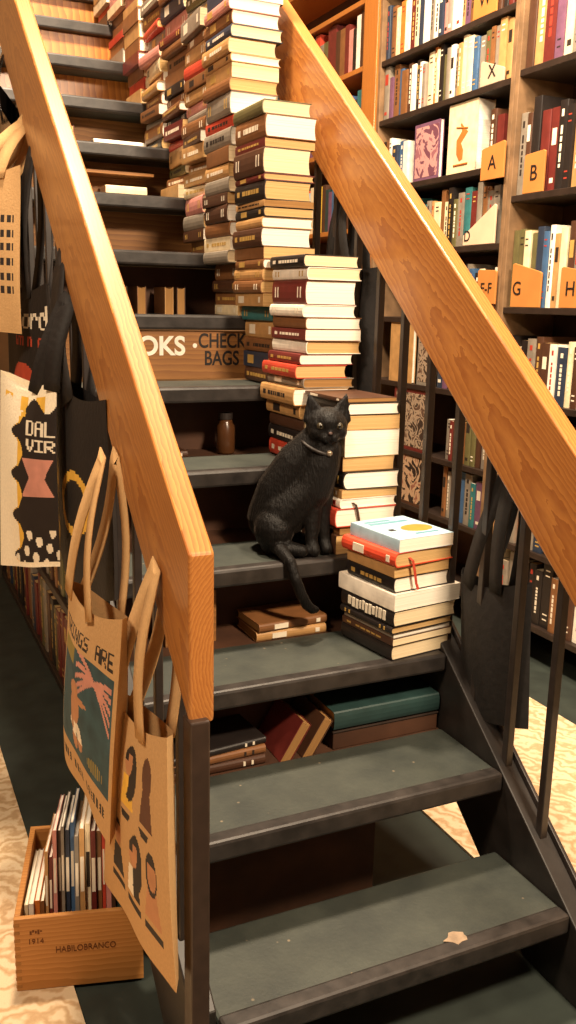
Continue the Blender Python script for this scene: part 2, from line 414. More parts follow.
# --- third step, front pile
rz3 = math.radians(8)
def ribbon(col):
    def f(b, L, W, T):
        m = MB()
        pts = [(-.045, -L/2+.002, T*.55), (-.040, -L/2-.006, T*.35), (-.034, -L/2-.007, -.012), (-.026, -L/2-.006, -.045), (-.022, -L/2-.008, -.058)]
        for (a, c_) in zip(pts, pts[1:]):
            n = len(m.v); hw = .0035
            m.v += [(a[0]-hw, a[1], a[2]), (a[0]+hw, a[1], a[2]), (c_[0]+hw, c_[1], c_[2]), (c_[0]-hw, c_[1], c_[2])]
            m.f.append((n, n+1, n+2, n+3)); m.m.append(0)
        o = m.build('ribbon_bookmark', mat('ribbon_'+col, {'red': '#b5402c', 'dark': '#3a2a20'}[col], .6), b)
        o.modifiers.new('thick', 'SOLIDIFY').thickness = .0008
    return f
def blue_cover(b, L, W, T):
    m = MB()
    m.box((-W*.36, L*.22, T), (W*.34, L*.30, T+.0006)); m.box((-W*.36, L*.33, T), (W*.1, L*.40, T+.0006))
    m.box((-W*.05, -L*.36, T), (W*.36, -L*.31, T+.0006))
    m.build('cover_print', mat('cover_teal_ink', '#5f8fa0', .5), b)
    pts = [(.03+.042*math.cos(t*math.pi/12), -.02+.03*math.sin(t*math.pi/12)) for t in range(24)]
    o = MB().prism(pts, 'z', T, T+.0007).build('cover_picture', mat('cover_gold_oval', '#b98538', .5), b)
    o['label'] = 'golden oval picture on the cover'
    MB().box((-W*.30, -L*.12, T), (-W*.20, -L*.04, T+.0006)).build('cover_emblem', M_KPAINT, b)
def big_letters(b, L, W, T):
    m = MB(); rng = random.Random(5); y = -L*.36
    while y < L*.36:
        ww = rng.uniform(.006, .012); m.box((-W/2-.0008, y, T*(.15+rng.random()*.12)), (-W/2+.001, y+ww, T*(.75+rng.random()*.12))); y += ww+.004
    o = m.build('spine_print', M_SPINE_PALE, b); o['label'] = 'large white letters along the black spine'
spec3 = [
 (.036, 'black', 'cream', True, .182, .222, 0, 0, rz3, {'kw': {'mark_mat': M_SPINE_RED}}),
 (.017, 'dark brown', 'cream', False, .180, .222, .002, -.002, rz3),
 (.011, 'grey', 'white', False, .178, .215, .006, .002, rz3),
 (.018, 'black', 'tan', True, .188, .225, -.004, -.002, rz3),
 (.038, 'black', 'cream', True, .192, .228, -.002, -.004, rz3, {'kw': {'marks': False}, 'post': big_letters}),
 (.039, 'white', 'white', False, .200, .245, -.002, -.005, rz3, {'kw': {'marks': False}, 'label': 'thick white paperback sticking out past the others in the pile on the third step'}),
 (.036, 'black', 'white', True, .166, .205, .004, .004, rz3-.01),
 (.026, 'tan', 'tan', False, .164, .205, .004, .004, rz3-.01),
 (.034, 'bright red', 'tan', True, .178, .225, -.006, -.002, rz3+.02, {'kw': {'bul': .010, 'mark_mat': M_SPINE_PALE}, 'post': ribbon('red'), 'label': 'red hardback with a red ribbon bookmark just under the pale blue paperback'}),
 (.030, 'pale blue', 'white', False, .160, .215, .010, -.004, rz3-.02, {'kw': {'marks': False}, 'post': blue_cover, 'label': 'pale blue paperback with a golden oval picture, lying on top of the front pile'}),
]
# rotation swings the front-left corner, so the pile is placed by its centre
spec3 = [q_[:5]+(q_[5]*.88,)+q_[6:] for q_ in spec3]
pile(3, 1.072, .722, spec3)

def rnd_spec(rng, zs, cols, W=(.145, .165), dxr=.008, hardp=.6):
    out = []
    for T in zs:
        out.append((T, rng.choice(cols), rng.choice(['white', 'white', 'cream', 'cream', 'tan']), rng.random() < hardp, rng.uniform(*W), rng.uniform(.195, .226),
                    rng.uniform(-dxr, dxr), rng.uniform(-.006, .006), rng.uniform(-.035, .035)))
    return out
DARKS = ['dark brown', 'brown', 'black', 'maroon', 'tan', 'navy', 'grey', 'olive', 'brown', 'dark brown', 'grey', 'tan', 'red', 'brown', 'tan', 'grey', 'pink', 'brown', 'tan', 'cream']
# --- fourth step, behind the cat
spec4 = [
 (.048, 'dark brown', 'tan', False, .150, .215, -.020, .004, .05),
 (.022, 'brown', 'brown', False, .150, .215, -.006, .004, .02),
 (.046, 'red', 'white', True, .175, .225, -.022, -.004, .0),
 (.024, 'white', 'white', True, .165, .22, -.012, 0, .03, {'kw': {'mark_mat': M_SPINE_RED}, 'post': ribbon('dark')}),
 (.022, 'tan', 'tan', False, .160, .21, -.006, 0, .02),
 (.044, 'black', 'white', True, .160, .22, .0, -.004, -.02, {'kw': {'bul': .012}}),
 (.036, 'brown', 'tan', False, .145, .21, .0, .006, .0),
 (.066, 'cream', 'white', False, .155, .215, .0, .002, .015),
 (.036, 'tan', 'tan', False, .150, .21, .004, .0, .0),
 (.030, 'black', 'white', True, .145, .215, .006, -.002, -.01),
 (.010, 'dark brown', 'brown', False, .15, .21, -.006, .004, .0),
]
pile(4, 1.083, .962, spec4)
# --- fifth step
T5 = [(.045, 'red', 'cream'), (.04, 'black', 'tan'), (.035, 'dark brown', 'cream'), (.036, 'tan', 'tan'),
      (.045, 'tan', 'white'), (.025, 'grey', 'brown'), (.034, 'red', 'tan'), (.028, 'maroon', 'white'), (.034, 'white', 'tan'), (.028, 'maroon', 'white'),
      (.031, 'brown', 'white'), (.031, 'white', 'white'), (.062, 'maroon', 'white'), (.031, 'white', 'cream'), (.031, 'black', 'cream')]
rng = random.Random(21)
spec5 = [(t, c, p, True if i != 9 else False, .158+rng.uniform(-.008, .010), .215+rng.uniform(-.008, .008), rng.uniform(-.006, .010)-(.02 if i in (4, 6) else 0), rng.uniform(-.004, .005), rng.uniform(-.03, .03)) for i, (t, c, p) in enumerate(T5)]
pile(5, 1.070, 1.183, spec5)
T6 = [(.042, 'dark brown', 'tan'), (.045, 'navy', 'cream'), (.04, 'brown', 'tan'), (.05, 'tan', 'cream'), (.04, 'teal', 'tan'), (.036, 'tan', 'tan'), (.034, 'brown', 'tan'),
      (.032, 'tan', 'tan'), (.026, 'brown', 'white'), (.032, 'brown', 'tan'), (.05, 'dark brown', 'white'), (.028, 'tan', 'white'), (.026, 'black', 'tan'), (.017, 'tan', 'brown'),
      (.05, 'black', 'tan'), (.018, 'maroon', 'tan'), (.066, 'dark brown', 'cream'), (.024, 'maroon', 'tan'), (.058, 'brown', 'white'), (.036, 'olive', 'cream')]
spec6 = [(t, c, p, i % 4 != 1, .150+rng.uniform(-.008, .010), .215+rng.uniform(-.008, .008), rng.uniform(-.006, .008), rng.uniform(-.004, .005), rng.uniform(-.03, .03)) for i, (t, c, p) in enumerate(T6)]
spec6 = [q_[:6]+(q_[6]+(.034 if i < 5 else 0),)+q_[7:] for i, q_ in enumerate(spec6)]
pile(6, 1.052, 1.418, spec6)
T7 = [rng.uniform(.03, .052) for _ in range(14)]
low7 = sum(T7)
T7 = [t*.565/low7 for t in T7]
top7 = [.06, .036, .04, .023, .04, .033, .037, .033, .06, .045, .04, .05]
spec7 = rnd_spec(rng, T7, DARKS, (.148, .165))+rnd_spec(rng, top7, DARKS, (.148, .165))
pages7 = ['white', 'tan', 'cream', 'white', 'cream', 'cream', 'white', 'white', 'white', 'white', 'cream', 'white']
spec7 = [q_[:6]+(q_[6]+(.034 if i < 4 else 0),)+q_[7:] for i, q_ in enumerate(spec7[:14])]+[s[:2]+(pages7[i],)+s[3:] for i, s in enumerate(spec7[14:])]
pile(7, 1.046, 1.652, spec7)
for k, h in ((8, .86), (9, .86), (10, .78)):
    zs = []
    while sum(zs) < h: zs.append(rng.choice([rng.uniform(.024, .036), rng.uniform(.032, .055)]))
    pile(k, 1.062, k*G+.008, [q_[:8]+(q_[8]*2.2,) for q_ in rnd_spec(rng, zs, DARKS, (.145, .17), .018)])
# the farthest piles merge into one mass of books
mats = [cover(c) for c in sorted(PAL)]+[PAGE['cream'], PAGE['white']]
far = MB(); cn = sorted(PAL)
for k in (11, 12, 13, 14):
    z = k*R+.002
    while z < k*R+.75:
        T = rng.uniform(.026, .055); W = rng.uniform(.14, .165); L = rng.uniform(.2, .225)
        x = 1.055+rng.uniform(-.012, .012); y = k*G+.008+rng.uniform(0, .006)
        ci = cn.index(rng.choice(DARKS))
        far.box((x, y, z), (x+W, y+L, z+.003), ci); far.box((x, y, z+T-.003), (x+W, y+L, z+T), ci); far.box((x, y, z+.003), (x+.004, y+L, z+T-.003), ci)
        far.box((x+.004, y+.003, z+.003), (x+W-.003, y+L-.003, z+T-.003), len(mats)-rng.choice([1, 2])); z += T+.0005
tag(far.build('books', mats), 'dense wall of book spines rising out of the picture beside the topmost steps', 'books', kind='stuff')

# --- under-stair books seen through the gaps
def lay(loc, L, W, T, col, pages, rz, label, hard=True, rot=None):
    b = pile_book(loc, L, W, T, col, pages, hard, rz, label, 'books stored under the stairs', marks=col != 'green', rng=random.Random(int(loc[0]*1000)))
    if rot: b.rotation_euler = rot
    return b
q = math.pi/2
y2 = 2*G+D
lay((1.09, y2+.075, .375+.046), .285, .14, .045, 'green', 'brown', q, 'large dark green hardback lying on a box under the third step')
bx = empty('storage_box', (1.09, y2+.085, .3725), label='low dark brown box under the green book below the third step', cat='box')
MB().box((-.142, -.075, 0), (.142, .070, .04)).build('body', M_BACKDARK, bx, bevel=.002); MB().box((-.144, -.077, .04), (.144, .072, .0455)).build('lid', M_BLACKWOOD, bx, bevel=.002)
zz = .3725
for i, (c, p, t) in enumerate([('dark brown', 'brown', .022), ('brown', 'tan', .02), ('black', 'tan', .016)]):
    lay((.66, y2+.075, zz), .24, .13, t, c, p, q+.05*i, f"{c} book lying flat, {['lowest', 'middle', 'topmost'][i]} of three under the third step"); zz += t+.0005
for i in range(2):
    lay((.86+.055*i, y2+.075, .374+.028), .14, .11, .026, ['maroon', 'dark brown'][i], 'brown', 0, f"{['maroon', 'dark brown'][i]} book leaning beside the green one under the third step", rot=(0, math.radians(-58), 0))
y3 = 3*G+D
for i, (c, p, t) in enumerate([('tan', 'brown', .024), ('brown', 'tan', .022)]):
    lay((.95, y3+.075, .5625+i*.0245), .19, .13, t, c, p, q+.06*i, f"{['tan', 'brown'][i]} book lying under the cat's step, {['lower', 'upper'][i]} of two")
wf = empty('wooden_rack', (.70, y3+.06, .5625), label='brown wooden frame standing in the gap below the cat', cat='rack')
for x in (-.06, .05): MB().box((x, 0, 0), (x+.018, .03, .13)).build('upright', M_PLY, wf)
MB().box((-.042, .005, .07), (.05, .025, .085)).build('rail', M_PLY, wf)
y5 = 5*G+D
jar = empty('glass_jar', (.97, y5+.06, .9425), label='small dark brown jar standing in the gap above the fifth step', cat='jar')
o = MB().tube([(0, 0, 0), (0, 0, .006), (0, 0, .08), (0, 0, .092), (0, 0, .1)], [.024, .027, .027, .019, .018], seg=16).build('body', mat('dark_amber', '#4a2d18', .25, .1), jar, smooth=True)
MB().tube([(0, 0, .1), (0, 0, .118)], .02, seg=16).build('lid', M_STEEL, jar)
lay((.76, y5+.075, .9425), .16, .12, .02, 'dark brown', 'tan', q, 'dark book lying in the gap above the fifth step')
y7 = 7*G+D
for i, (x, c, hgt) in enumerate([(.80, 'black', .13), (.86, 'brown', .10), (.95, 'tan', .075), (.99, 'dark brown', .07)]):
    lay((x, y7+.07, 1.3225+.001), .12, .09, .028, c, 'brown', 0, f'{c} upright book in the gap above the seventh step', rot=(0, math.radians(-90), 0)).location.z += .045
y9 = 9*G+D
cb = empty('wooden_box', (.88, y9+.07, 1.7025), label='open wooden box with a cream book inside the gap above the ninth step', cat='box')
MB().box((-.15, -.06, 0), (.15, .06, .012)).build('bottom', M_PLY, cb); MB().box((-.15, .05, .012), (.15, .06, .10)).build('back_panel', M_PLY, cb); MB().box((-.15, -.06, .012), (-.14, .05, .10)).build('side_panel', M_PLY, cb); MB().box((-.15, -.06, .10), (.15, .06, .11)).build('top_panel', M_PLY, cb)
lay((.93, y9+.06, 1.7155), .15, .1, .05, 'cream', 'white', q, 'cream book lying inside the wooden box above the ninth step')
y10 = 10*G+D
for i, (x, c, L) in enumerate([(.72, 'red', .11), (.76, 'dark brown', .12), (.80, 'maroon', .12)]):
    lay((x, y10+.07, 1.8925+.05), .11, .10, .032, c, 'tan', 0, f'{c} upright book in the gap above the tenth step', rot=(0, math.radians(-90), 0))
lay((.97, y10+.06, 1.8925), .2, .12, .06, 'white', 'white', q, 'thick white book lying in the gap above the tenth step')
lay((1.0, 11*G+D+.06, 2.0825), .16, .12, .05, 'white', 'white', q, 'white book lying in the gap above the eleventh step')

# ------------------------------------------------------------------ tall bookcases on the right
M_UPR = mat('scuffed_tan_edge', '#7d6145', .6, .3, 14)
def bookcase(y0, y1, zs, label, wood_mat, cols, ends=(1, 1)):
    r = empty('bookcase', (2.33, y0, 0), label=label, cat='bookcase', group='bookcases in the aisle')
    H = 3.05
    MB().box((.262, 0, 0), (.285, y1-y0, H)).build('back_panel', M_BACKDARK, r)
    for (a, e) in ((0, ends[0]), (y1-y0-.024, ends[1])):
        if e: MB().box((0, a, 0), (.262, a+.024, H)).build('upright', wood_mat, r, bevel=.002)
    for z in zs+[H-.024]:
        MB().box((.002, .0245, z-.024), (.262, y1-y0-.0245, z)).build('shelf', cols, r, bevel=.002)
    return r
ZB = [.16, .45, .71, 1.02, 1.32, 1.62, 1.915, 2.22, 2.48, 2.78]
ZC = [.16, .45, .71, 1.02, 1.375, 1.79, 2.235, 2.62]
bookcase(2.02, 3.05, ZB, 'dark tall bookcase with lettered card dividers, beyond the A B section', M_UPR, M_BLACKWOOD)
bookcase(1.30, 2.018, ZC, 'dark tall bookcase holding the A B and G H shelves', M_UPR, M_BLACKWOOD)
bookcase(3.18, 4.5, [.16, .55, .95, 1.35, 1.75, 2.15, 2.5, 2.8], 'orange stained bookcase past the dark ones, at the far end', M_ORANGE, M_ORANGE)
post = tag(MB().box((2.318, 3.052, 0), (2.60, 3.178, 3.2)).build('wooden_post', M_ORANGE, bevel=.004), 'thick orange stained wooden post between two bookcases', 'post')

SHELFCOL = ['cream', 'white', 'grey', 'dark brown', 'black', 'tan', 'grey', 'maroon', 'navy', 'teal', 'brown', 'red', 'pink', 'purple', 'olive', 'black', 'white', 'white', 'grey', 'black', 'cream', 'dark brown', 'brown', 'orange', 'blue']
def shelf_row(y_near, y_far, z, hr, shelf, seed, tr=(.024, .05), gaps=(), group=None):
    """upright books, spines to the aisle; counted from the far (left) end"""
    rng = random.Random(seed); y = y_far; n = 0
    while y-.02 > y_near:
        T = rng.uniform(*tr); L = rng.uniform(*hr); W = rng.uniform(.13, .17)
        col = rng.choice(SHELFCOL); hard = rng.random() < .5
        if any(a < y-T/2 < b for a, b in gaps): y -= .01; continue
        if y-T < y_near: break
        n += 1
        c, pg, mk = book_shapes(L, W, T, hard, .004 if hard else .001, True, rng)
        m = MB()
        for src, mi in ((c, 0), (pg, 1), (mk, 2)):
            k = len(m.v); m.v += src.v; m.f += [tuple(i+k for i in f) for f in src.f]; m.m += [mi]*len(src.f)
        me = m.data('book', [cover(col), PAGE[rng.choice(['cream', 'white', 'tan'])], rng.choice([M_SPINE_GOLD, M_SPINE_PALE, M_SPINE_PALE, M_SPINE_RED] if col in ('black', 'navy', 'dark brown', 'maroon', 'blue', 'teal') else [M_SPINE_DARK, M_SPINE_DARK, M_SPINE_RED, M_SPINE_PALE])])
        o = bpy.data.objects.new('book', me); COL.objects.link(o)
        o.rotation_euler = (math.pi/2, 0, 0)
        o.location = (2.345+rng.uniform(0, .014)+W/2, y, z+L/2+.0006)
        tag(o, f'upright {col} book, {ORD[n]} from the far end of {shelf}', 'book', group or f'books on {shelf}')
        y -= T+.0015; NB[0] += 1
    return n
shelf_row(2.06, 3.02, 2.48, (.20, .24), 'the W shelf', 1)
shelf_row(2.06, 3.02, 2.22, (.18, .235), 'the X shelf', 2, (.022, .046))
shelf_row(2.06, 3.02, 1.915, (.18, .24), 'the face-out shelf', 3, gaps=[(2.17, 2.78)])
shelf_row(2.06, 3.02, 1.62, (.19, .25), 'the D shelf', 4)
shelf_row(2.06, 2.50, 1.32, (.18, .24), 'the E shelf', 5)
shelf_row(2.06, 2.45, 1.02, (.18, .24), 'the shelf two below D', 6)
shelf_row(2.06, 2.36, .71, (.17, .22), 'the low print-cover shelf', 7)
shelf_row(2.06, 2.36, .45, (.19, .23), 'the mottled-cover shelf', 8)
shelf_row(1.58, 1.992, 2.235, (.27, .34), 'the topmost teal-booked shelf', 9, (.03, .06))
shelf_row(1.56, 1.992, 1.79, (.26, .34), 'the A B shelf', 10, (.026, .05))
shelf_row(1.50, 1.992, 1.375, (.26, .31), 'the G H shelf', 11, (.026, .05))
shelf_row(1.42, 1.992, 1.02, (.2, .27), 'the shelf below G and H', 12, (.028, .055))
shelf_row(1.50, 1.992, .71, (.18, .23), 'the knee-high shelf', 13, (.03, .055))
shelf_row(1.42, 1.992, .16, (.2, .26), 'the lowest shelf near the floor', 14, (.03, .06))
shelf_row(1.50, 1.992, .45, (.17, .22), 'the second-lowest shelf', 15, (.03, .055))
# books in the far orange bookcase: hardly told apart
fb = MB()
for z in (1.35, 1.75, 2.15, 2.5):
    y = 4.4
    while y > 3.24:
        T = rng.uniform(.03, .05); L = rng.uniform(.2, .27); fb.box((2.36, y-T, z+.0005), (2.5, y, z+L), rng.randrange(len(cn))); y -= T+.002
tag(fb.build('books', mats), 'dim books packed in the far orange bookcase', 'books', kind='stuff')

# face-out books
def faceout(y, z, W, L, T, label, col, art, lean=.0, x=2.350):
    r = empty('face_out_book', (x, y, z+.0008), (0, lean, 0), label=label, cat='book', group='books shown face out')
    MB().box((0, -W/2, 0), (.003, W/2, L)).box((T-.003, -W/2, 0), (T, W/2, L)).box((.003, W/2-.003, 0), (T-.003, W/2, L)).build('cover', cover(col), r)
    MB().box((.003, -W/2+.003, .003), (T-.003, W/2-.003, L-.003)).build('page_block', PAGE['white'], r)
    if art: art(r, W, L)
    return r
def art_orange(r, W, L):
    m = MB(); m.tube([(-.001, 0, L*.18), (-.001, .01, L*.3), (-.001, .02, L*.45), (-.001, -.02, L*.58), (-.001, .01, L*.7)], [.012, .025, .018, .022, .006], seg=8)
    for v in range(len(m.v)): m.v[v] = (-.0008+.0006*(m.v[v][0]+.001)/.025, m.v[v][1], m.v[v][2])
    m.tube([(-.0006, -.04, L*.62), (-.0006, .04, L*.66)], .003); m.tube([(-.0006, -.05, L*.12), (-.0006, .05, L*.12)], .004)
    m.build('cover_picture', mat('rust_ink', '#c06a2c', .6), r)
def mottled(name, a, b, c_, sc=9):
    m = bpy.data.materials.new(name); nt, N, L, P = nodes(m)
    tc = N.new('ShaderNodeTexCoord'); no = N.new('ShaderNodeTexNoise'); no.inputs['Scale'].default_value = sc; no.inputs['Detail'].default_value = 3; no.inputs['Distortion'].default_value = 1.6
    L.new(tc.outputs['Object'], no.inputs['Vector']); cr = N.new('ShaderNodeValToRGB'); cr.color_ramp.interpolation = 'CONSTANT'
    e = cr.color_ramp.elements; e[0].position = 0; e[0].color = lin(a); e[1].position = .45; e[1].color = lin(b); k = e.new(.58); k.color = lin(c_)
    L.new(no.outputs['Fac'], cr.inputs['Fac']); L.new(cr.outputs['Color'], P.inputs['Base Color']); P.inputs['Roughness'].default_value = .5
    return m
M_MOT = mottled('mottled_print', '#2c211c', '#b59476', '#8a5a48', 14); M_MOT2 = mottled('purple_print', '#6a3f4f', '#b98a86', '#8e5b63', 12); M_MOT3 = mottled('grey_print', '#3a2c24', '#a08a74', '#5a4234', 22)
def art_of(mm):
    def f(r, W, L): MB().box((-.0008, -W*.44, L*.06), (.0005, W*.44, L*.94)).build('cover_picture', mm, r)
    return f
faceout(2.36, 1.915, .20, .275, .085, 'tall cream box-like book facing out with a rust coloured figure', 'cream', art_orange, x=2.345)
faceout(2.63, 1.915, .20, .24, .02, 'purple patterned book facing out beside the tall cream one', 'purple', art_of(M_MOT2))
faceout(2.63, .45, .30, .245, .02, 'face-out cover in mottled brown and cream seen between balusters', 'dark brown', art_of(M_MOT), x=2.338)
faceout(2.63, .71, .30, .285, .02, 'face-out cover with pinkish and black print above the mottled one', 'maroon', art_of(M_MOT3), x=2.338)
faceout(2.74, 1.02, .20, .28, .02, 'pale tan face-out book seen just under the right oak rail', 'tan', None, x=2.338)
faceout(2.53, 1.02, .13, .26, .02, 'greyish face-out book with mottled print under the right oak rail', 'grey', art_of(M_MOT3), x=2.338)

# lettered dividers
M_CARD = mat('divider_card', '#b9783a', .65, .1, 8); M_CARDPALE = mat('divider_card_pale', '#d8b79a', .65, .1, 8)
def divider(y, z, W, h0, h1, txt, label, m=M_CARD, x=2.334, size=.075, ty=0, tz=.06):
    r = empty('shelf_divider', (x, y, z+.0008), label=label, cat='divider', group='lettered shelf dividers')
    MB().prism([(-W/2, 0), (W/2, 0), (W/2, h1), (W/2-.01, h1+.004), (-W/2+.01, h0), (-W/2, h0-.006)], 'x', 0, .008).build('card', m, r, bevel=.0015)
    text_mesh('letter', txt, size, M_KPAINT, r, face_west((-.0012, ty, tz)))
    return r
divider(2.245, 2.48, .15, .15, .15, 'W', 'tan card divider marked W on the highest visible shelf')
divider(2.17, 2.22, .15, .05, .09, 'X', 'pale grey card divider marked X', mat('divider_grey', '#b9a58e', .6, .1), size=.07, tz=.045)
divider(2.10, 1.860, .145, .135, .115, 'A', 'tan card divider marked A beside the upright', x=2.312, size=.075)
divider(1.875, 1.79, .115, .145, .135, 'B', 'tan card divider marked B on the next section', size=.078, tz=.068)
divider(2.19, 1.62, .21, .15, .04, 'D', 'pale pinkish card divider marked D with a sloping top', M_CARDPALE, size=.06, ty=.075, tz=.035)
divider(2.085, 1.385, .12, .13, .13, 'E-F', 'tan card divider marked E-F, partly behind the upright', x=2.312, size=.058, tz=.06)
divider(1.87, 1.375, .17, .13, .16, 'G', 'wide tan card divider marked G', size=.072, ty=.05, tz=.068)
divider(1.625, 1.375, .11, .13, .14, 'H', 'tan card divider marked H', size=.072, ty=.0, tz=.065)

# ------------------------------------------------------------------ tote bags
FONT = {'A': '01110 10001 10001 11111 10001 10001 10001', 'B': '11110 10001 10001 11110 10001 10001 11110', 'C': '01111 10000 10000 10000 10000 10000 01111', 'D': '11110 10001 10001 10001 10001 10001 11110',
 'E': '11111 10000 10000 11110 10000 10000 11111', 'F': '11111 10000 10000 11110 10000 10000 10000', 'G': '01111 10000 10000 10011 10001 10001 01111', 'H': '10001 10001 10001 11111 10001 10001 10001',
 'I': '11111 00100 00100 00100 00100 00100 11111', 'L': '10000 10000 10000 10000 10000 10000 11111', 'N': '10001 11001 11001 10101 10011 10011 10001', 'O': '01110 10001 10001 10001 10001 10001 01110',
 'R': '11110 10001 10001 11110 10100 10010 10001', 'S': '01111 10000 10000 01110 00001 00001 11110', 'T': '11111 00100 00100 00100 00100 00100 00100', 'U': '10001 10001 10001 10001 10001 10001 01110',
 'V': '10001 10001 10001 10001 01010 01010 00100', 'W': '10001 10001 10001 10101 10101 11011 10001', 'f': '00110 01000 11100 01000 01000 01000 01000', 'o': '00000 00000 01110 10001 10001 10001 01110', 'r': '00000 00000 10110 11001 10000 10000 10000',
 'd': '00001 00001 01101 10011 10001 10001 01111', 'M': '10001 11011 10101 10101 10001 10001 10001', ' ': '00000 00000 00000 00000 00000 00000 00000'}
def glyph_hit(txt, u, v, u0, v0, u1, v1):
    """is (u,v) on an inked cell of txt set in the box u0..u1, v0..v1"""
    if not (u0 <= u < u1 and v0 <= v < v1): return False
    n = len(txt); cu = (u-u0)/(u1-u0)*(n*6-1); row = min(6, int((v-v0)/(v1-v0)*7)); c = int(cu)
    g = FONT[txt[min(n-1, c//6)]].split()[row]
    q = c % 6; return (q < 5 and g[q] == '1') or (cu-c < .5 and 0 < q and g[q-1] == '1')
def tote(name, TL, TR, BL, BR, out, mats, art, label, hang, depth=.035, nu=70, nv=90, bulge=.02, wob=.006, seed=0, handle_m=None, group=None, hw=.021, cat='tote bag', hfront=True):
    """cloth bag from its four front corners; 'out' is the outward direction; hang = (point where straps meet, (u of strap feet))"""
    TL, TR, BL, BR = map(Vector, (TL, TR, BL, BR)); out = Vector(out).normalized()
    rg = random.Random(seed); ph = [rg.uniform(0, 6.28) for _ in range(6)]
    def Sf(u, v, side=1):
        p = TL.lerp(TR, u).lerp(BL.lerp(BR, u), v)
        e = math.sin(math.pi*u)**.6 if 0 < u < 1 else 0
        b = bulge*e*(.35+.65*math.sin(math.pi*min(1, v*1.02))) if v < .98 else bulge*.3*e
        wv = wob*(math.sin(7*u+ph[0]+3*v)*.5+math.sin(11*u+ph[1]-5*v)*.35+math.sin(4*v+ph[2])*.5)*(.4+.6*v)
        sag = Vector((0, 0, -.012*math.sin(math.pi*u)*(1-v)*2 if v < .5 else 0))*(1 if v < .02 else max(0, 1-v*4))
        return p+out*(b*side+wv-(0 if side > 0 else depth*e))+sag
    root = empty(name, (TL+TR)/2, label=label, cat=cat, group=group)
    o0 = root.location.copy()
    m = MB()
    for side in (1, -1):
        n = len(m.v); a, b_ = (nu, nv) if side > 0 else (12, 14)
        for j in range(b_+1):
            for i in range(a+1): m.v.append(tuple(Sf(i/a, j/b_, side)-o0))
        for j in range(b_):
            for i in range(a):
                m.f.append((n+j*(a+1)+i, n+j*(a+1)+i+1, n+(j+1)*(a+1)+i+1, n+(j+1)*(a+1)+i))
                m.m.append(art((i+.5)/a, (j+.5)/b_) if side > 0 else 0)
    me = bpy.data.meshes.new('bag_body'); me.from_pydata(m.v, [], m.f)
    for x in mats: me.materials.append(x)
    me.polygons.foreach_set('material_index', m.m); me.polygons.foreach_set('use_smooth', [True]*len(m.f)); me.update()
    ob = bpy.data.objects.new('bag_body', me); COL.objects.link(ob); ob.parent = root
    sf = MB(); hp, feet = hang; hp = Vector(hp)
    across = (TR-TL).normalized()
    for side in (1, -1):
        if side < 0 and not hfront: continue
        h = MB()
        pts = []
        fa, fb_ = Sf(feet[0], .05, side)+out*.003*side, Sf(feet[1], .05, side)+out*.003*side
        top = hp+out*.012*side
        for t in range(9): pts.append(fa.lerp(top, t/8)+out*.012*side*math.sin(math.pi*t/8))
        pts.append(top+Vector((0, 0, .006)))
        for t in range(8, -1, -1): pts.append(fb_.lerp(top+across*.012, t/8)+out*.014*side*math.sin(math.pi*t/8))
        n = len(h.v)
        for i, p in enumerate(pts):
            d = (pts[min(i+1, len(pts)-1)]-pts[max(i-1, 0)]).normalized(); sd = d.cross(out).normalized()*hw
            h.v += [tuple(p-sd-o0), tuple(p+sd-o0)]
        for i in range(len(pts)-1): h.f.append((n+2*i, n+2*i+1, n+2*i+3, n+2*i+2)); h.m.append(0)
        hh = h.build('strap', handle_m or mats[0], root, smooth=True)
        hh.modifiers.new('thick', 'SOLIDIFY').thickness = .0025
    return root
def cloth(name, c, rough=.9): return mat(name, c, rough, .06, 180, bump=.25, spec=.15, sheen=.0)
C_TAN = cloth('canvas_tan', '#c29a6a'); C_CREAM = cloth('canvas_cream', '#f6e8cc'); C_BLK = mat('canvas_black', '#1c1715', .7, .2, 90, bump=.3)
I_BLK = mat('ink_black', '#241a15', .8); I_DK = mat('ink_brown', '#5a3420', .8); I_YEL = mat('ink_yellow', '#e8b545', .8); I_TEAL = mat('ink_teal', '#2d4a50', .8, .35, 20); I_SKIN = mat('ink_skin', '#b98158', .8)
I_WHT = mat('ink_white', '#e9dcc4', .8); I_RED = mat('ink_red', '#b5442a', .8); I_PINK = mat('ink_pink', '#c98a78', .8); I_GRN = mat('ink_green', '#47533f', .8); I_MUS = mat('ink_mustard', '#8c7a3a', .8)
def ell(u, v, cu, cv, ru, rv): return ((u-cu)/ru)**2+((v-cv)/rv)**2 < 1
def art_faces(u, v):
    q_ = [(.13, .27), (.43, .27), (.73, .27), (.27, .655), (.54, .655), (.80, .655)]
    c_ = min(q_, key=lambda p: abs(p[0]-u)+abs(p[1]-v)); u = c_[0]+(u-c_[0])/1.25; v = c_[1]+(v-c_[1])/1.25
    P = [(.13, .27, 0), (.43, .27, 1), (.73, .27, 2), (.27, .655, 3), (.54, .655, 4), (.80, .655, 5)]
    for cu, cv, k in P:
        # head, hair, shoulders of a small portrait and a caption bar beneath
        if cv+.145 < v+(u-cu)*.0 < cv+.172 and abs(u-cu) < .085: return 1
        if ell(u, v, cu+.004, cv-.045, .048, .055): return [4, 4, 2, 4, 4, 4][k] if v > cv-.075+(.03 if k in (1, 4) and u < cu else 0) else (1 if k != 2 else 2)
        if k in (1, 4) and ell(u, v, cu+.03, cv-.01, .078, .105) and not ell(u, v, cu-.035, cv+.02, .05, .07): return 1
        if k == 0 and ell(u, v, cu, cv-.03, .075, .08): return 2
        if k in (2, 5) and ell(u, v, cu, cv-.045, .06, .075): return 2 if k == 2 else 1
        if cv+.01 < v < cv+.125 and abs(u-cu) < .045+(v-cv)*.28: return {0: 2, 1: 3, 2: 2, 3: 1, 4: 1 if u > cu else 5, 5: 4}[k]
    return 0
